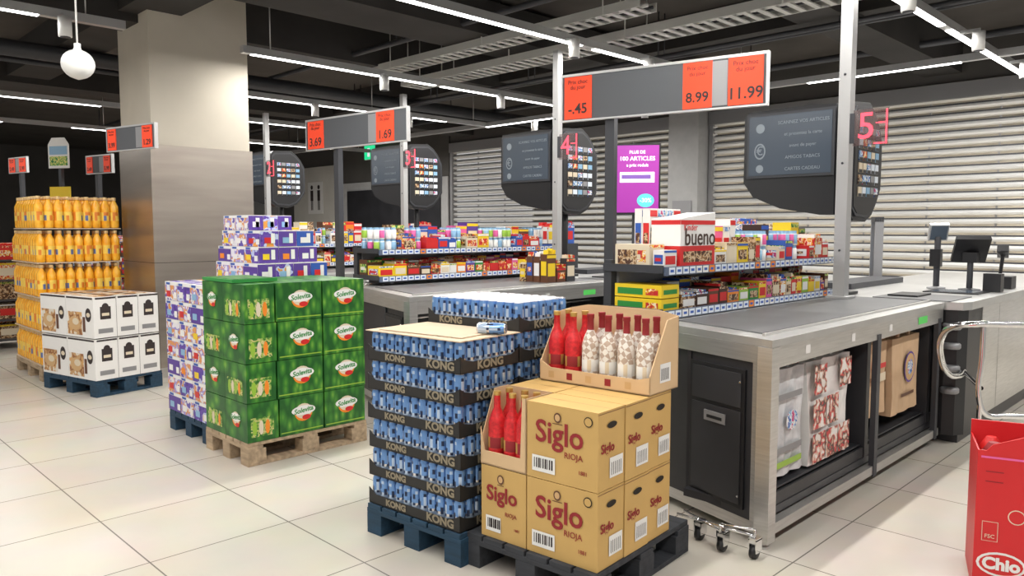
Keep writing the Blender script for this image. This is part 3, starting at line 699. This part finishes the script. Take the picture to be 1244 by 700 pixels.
# tissue boxes
TX,TY=-4.99,2.12
pallet((TX,TY),0,.66,.95,'wood_blue')
b=MB(); rr=random.Random(9)
def tb(x0,x1,y0,y1,z,h):
    c=rr.choice(['purple','tissue_print','blue','purple','purple']); c2=rr.choice(['orange','red','white','yellow','lblue'])
    b.box(x0,x1-.003,y0,y1-.003,z,z+h-.003,'white')
    b.fq('-Y',y0,x0,x1-.003,z,z+h*.80,rr.choice(['tissue_print','tissue_pale','purple','tissue_pale'])); b.fq('+X',x1-.003,y0,y1-.003,z+.0,z+h*.93,c)
    b.fq('-Y',y0,x0+.03,x0+.10,z+h*.18,z+h*.5,c2,.003); b.fq('+X',x1-.003,y0+.03,y0+.08,z+h*.2,z+h*.55,c2,.003)
    b.fq('+X',x1-.003,y1-.06,y1-.03,z+h*.2,z+h*.8,'white',.003); b.fq('-Y',y0,x0+.02,x0+.09,z+h*.82,z+h*.94,'blue'); b.fq('-Y',y0,x1-.06,x1-.01,z+h*.12,z+h*.45,'white',off=.004)
    b.fq('T',z+h-.003,x0+.02,x1-.03,y0+.02,y1-.02,'tissue_print')
def block(x0,x1,y0,y1,z0,tiers,h,nx,ny):
    for t in range(tiers):
        for i in range(nx):
            for j in range(ny):
                tb(x0+(x1-x0)*i/nx,x0+(x1-x0)*(i+1)/nx,y0+(y1-y0)*j/ny,y0+(y1-y0)*(j+1)/ny,z0+t*h,h)
block(-.66,0,0,.38,.146,7,.133,3,2)
block(-.66,0,.38,.93,.146,8,.133,3,4)
block(-.66,-.02,.40,.86,.146+8*.133,1,.115,3,3)
block(-.63,-.03,.42,.84,.146+8*.133+.115,1,.115,3,3)
block(-.60,-.2,.42,.76,.146+8*.133+.23,1,.11,2,3)
b.build('tissue_box_stack',(TX,TY,0),0)
# white cartons
CX,CY=-7.1,2.06
pallet((CX,CY),13,.86,.62,'wood_blue')
b=MB()
for t in range(2):
    z=.146+t*.365
    for j,(a,c) in enumerate([(-.86,-.43),(-.43,0)]):
        b.box(a+.002,c-.002,.002,.60,z,z+.355,'white')
        b.fq('-Y',.002,a+.01,c-.01,z+.335,z+.350,'ink'); b.fq('-Y',.002,a+.02,a+.25,z+.02,z+.22,'food_print'); b.ell('-Y',.002,a+.13,z+.12,.09,.06,'tan',.0018); b.ell('-Y',.002,a+.15,z+.135,.05,.03,'cream',.0022); b.fq('-Y',.002,a+.26,a+.30,z+.05,z+.18,'brown')
        b.ell('-Y',.002,a+.35,z+.2,.045,.06,'ink'); b.ell('-Y',.002,a+.35,z+.2,.03,.02,'cream',.002)
        b.fq('T',z+.355,a+.02,c-.02,.03,.57,'food_print' if t else 'ink'); b.fq('T',z+.355,a+.02,c-.02,.18,.22,'ink',.002); b.fq('T',z+.355,a+.02,c-.02,.38,.42,'ink',.002)
    for j in range(3):
        y0=.01+j*.2
        b.fq('+X',-.002,y0+.01,y0+.19,z+.335,z+.350,'ink'); b.fq('+X',-.002,y0+.194,y0+.197,z,z+.355,'ink')
        b.fq('+X',-.002,y0+.05,y0+.145,z+.16,z+.27,'ink'); b.ell('+X',-.002,y0+.097,z+.27,.03,.03,'ink'); b.fq('+X',-.002,y0+.065,y0+.13,z+.19,z+.215,'cream',.003); b.fq('+X',-.002,y0+.03,y0+.16,z+.04,z+.08,'grey_metal')
b.build('white_carton_stack',(CX,CY,0),13)
# orange juice bottles in tiers on a pallet
OX,OY=-8.22,1.92
pallet((OX,OY),0,.95,.76,'wood')
b=MB(); jp=[(.036,0),(.042,.01),(.042,.07),(.042,.12),(.042,.155),(.041,.21),(.018,.262),(.018,.27),(.020,.27),(.020,.30)]
jm=['juice','juice',('juice_label','juice_art','juice_label','juice_label','juice_dark'),('juice_label','juice_label','juice_art'),'juice','juice','juice','cap_white','cap_white']
for t in range(5):
    z=.146+t*.325
    x0=-.95+(.15 if t==4 else 0); x1=0
    b.box(x0,x1,0,.75,z,z+.01,'cardboard')
    nx=int((-x0)/.085); ny=9
    for i in range(nx):
        for j in range(ny):
            if j<2 or i>=nx-2 or (t==4): b.lathe(x0+.046+i*(-x0-.092)/(nx-1),.045+j*.0828,z+.012,jp,jm,10,ph=kr.randrange(10))
    b.box(x0+.15,-.15,.15,.7,z+.01,z+.24,'juice')
b.build('orange_juice_bottle_stack',(OX,OY,0),0)
def rack(loc,rot,w,d,h,seed,name='snack_display_rack'):
    rr=random.Random(seed); b=MB()
    for x in (-w,-.03):
        for y in (0,d-.03): b.box(x,x+.03,y,y+.03,0,h,'dark_metal')
    n=5
    for t in range(n):
        z=.12+t*(h-.15)/n; b.box(-w,0,0,d,z-.02,z,'dark_metal')
        x=-w+.03
        while x<-.14: 
            wd=.07+rr.random()*.06
            product(b,x,x+wd-.01,.02,d*.45,z,(h/n)*(.5+.3*rr.random()),rr.choice(['mix_warm','mix_choc','brown','choc','red','mix_cool','cream']),rr); product(b,x,x+wd-.01,d*.5,d-.03,z,(h/n)*(.6+.2*rr.random()),rr.choice(['mix_warm','brown','mix_choc','red']),rr); x+=wd
    b.build(name,(loc[0],loc[1],0),rot)
rack((-10.75,1.75),0,.7,.7,1.35,21); rack((-10.6,3.6),0,.8,1.0,1.35,22); rack((-13.2,3.6),0,1.6,1.2,1.4,23); rack((-12.6,5.5),0,1.4,1.0,1.4,24)
b=MB(); b.box(-.02,.02,-.02,.02,0,2.3,'dark_metal'); b.box(-.25,.25,-.25,.25,0,.03,'dark_metal'); b.prism([(-.15,2.17),(.15,2.17),(.15,2.45),(.09,2.53),(-.09,2.53),(-.15,2.45)],-.03,-.02,'white','Y')
b.fq('-Y',-.03,-.13,.13,2.20,2.31,'mix_green'); b.fq('-Y',-.03,-.13,.13,2.33,2.43,'lblue'); b.box(-.15,.15,-.03,-.02,1.8,1.95,'yellow'); b.build('promo_board',(-10.35,2.72,0),30)
# portrait screen
b=MB(); b.box(-.27,.27,0,.06,-.41,.41,'black_plastic'); b.box(-.25,.25,-.004,0,-.39,.39,'magenta')
b.fq('-Y',-.004,-.2,.2,-.04,.08,'mag_white',off=.001); b.fq('-Y',-.004,-.18,.16,.0,.05,'violet2',off=.002); b.ell('-Y',-.004,.1,-.25,.1,.08,'mag_teal')
b.box(-.05,.05,.06,.12,-2.03,.1,'dark_metal'); b.box(-.25,.25,-.1,.25,-2.03,-2.0,'dark_metal')
o=b.build('digital_poster_screen',(-5.35,7.42,2.03),38)
for i,(t,s) in enumerate((('PLUS DE',.05),('100 ARTICLES',.068),('a prix reduit',.05))): text(t,o,(0,-.0065,.31-i*.075),'-Y',s,'mag_white',off=.001)
text('-30%',o,(.1,-.0075,-.25),'-Y',.07,'mag_white')
b=MB(); b.box(0,.36,0,.06,0,.34,'exit_green'); b.box(-.01,.37,.01,.07,-.01,0,'white_plastic'); b.fq('-Y',0,.13,.22,.06,.26,'mag_white'); b.tube((.18,.03,.34),(.18,.03,.75),.008,'dark_metal',6); b.build('exit_sign',(-15.6,10.6,3.1))
b=MB(); 
for k in (0,.35):
    b.ell('-Y',0,k,.36,.06,.06,'ink'); b.fq('-Y',0,k-.07,k+.07,.0,.28,'ink'); b.fq('-Y',0,k-.05,k-.01,-.25,.0,'ink'); b.fq('-Y',0,k+.01,k+.05,-.25,.0,'ink')
b.box(-.2,.55,0,.01,-.35,.5,'white'); b.build('restroom_sign',(-18.6,10.93,2.2))
def tilltop(x,y,seed):
    rr=random.Random(seed); b=MB()
    b.box(0,.5,0,.35,0,.30,'dark_metal'); b.box(.02,.48,-.01,0,.22,.29,'blue'); 
    for i in range(5): product(b,.02+i*.095,.10+i*.095,.02,.3,.30,.12+.12*rr.random(),rr.choice(['white','mix_cool','white','cream','blue']),rr,1)
    b.build('gift_card_display',(x,y,.97))
    b=MB(); b.box(0,.9,0,1.2,0,.95,'black_panel'); b.box(-.02,.92,-.02,1.22,.95,.97,'steel_top'); b.build('till_cabinet',(x-.1,y-.1,0))
tilltop(-3.75,6.6,2); tilltop(-6.6,6.9,3); tilltop(-9.4,7.0,6)
# red carton display
b=MB()
b.prism([(0,0.0),(.5,0.0),(.5,.66),(.2,.66),(.05,.60),(.03,.575),(0,.575)],0,.006,'red_card','Y'); b.prism([(.006,0),(.35,0),(.35,.56),(.006,.575)],0,.006,'red_card','X')
b.box(0,.5,.35,.36,0,.62,'red_card'); b.box(.494,.5,0.006,.35,0,.66,'red_card'); b.box(.01,.49,.01,.35,.4,.41,'red_card')
for i in range(4):
    for j in range(3): b.lathe(.07+i*.115,.07+j*.1,.41,[(.03,0),(.045,.02),(.045,.12),(.02,.16)],'dark_red' if (i+j)%2 else 'red',8)
b.fq('-Y',0,.012,.488,.545,.553,'pink'); b.ell('-Y',0,.095,.12,.085,.05,'white',.001); b.ell('-Y',0,.095,.12,.075,.041,'red',.002)
b.fq('-Y',0,.025,.08,.21,.29,'cream'); b.fq('-Y',0,.027,.078,.212,.288,'red_card',off=.0018); b.ell('-Y',0,.14,.32,.03,.03,'cream'); b.ell('-Y',0,.14,.32,.026,.026,'red_card',.002)
b.fq('-Y',0,.03,.09,.45,.454,'dark_red'); b.fq('-Y',0,.03,.09,.49,.494,'dark_red')
o=b.build('snack_carton_display',(-.80,3.42,0),18)
text('Chio',o,(.095,-.0035,.12),'-Y',.065,'white',off=.003); text('FSC',o,(.052,-.003,.23),'-Y',.022,'cream')
# ---------------------------------------------------------------- world, camera
w=bpy.data.worlds.new('World'); scene.world=w; w.use_nodes=True
w.node_tree.nodes['Background'].inputs[0].default_value=(1,.985,.96,1); w.node_tree.nodes['Background'].inputs[1].default_value=.48
cam=bpy.data.cameras.new('camera'); co=bpy.data.objects.new('camera',cam); scene.collection.objects.link(co)
co.location=(0,0,1.45); co.rotation_euler=(R(90-4.43),0,R(45)); cam.sensor_width=36; cam.lens=930/1244*36; cam.clip_end=100
scene.camera=co
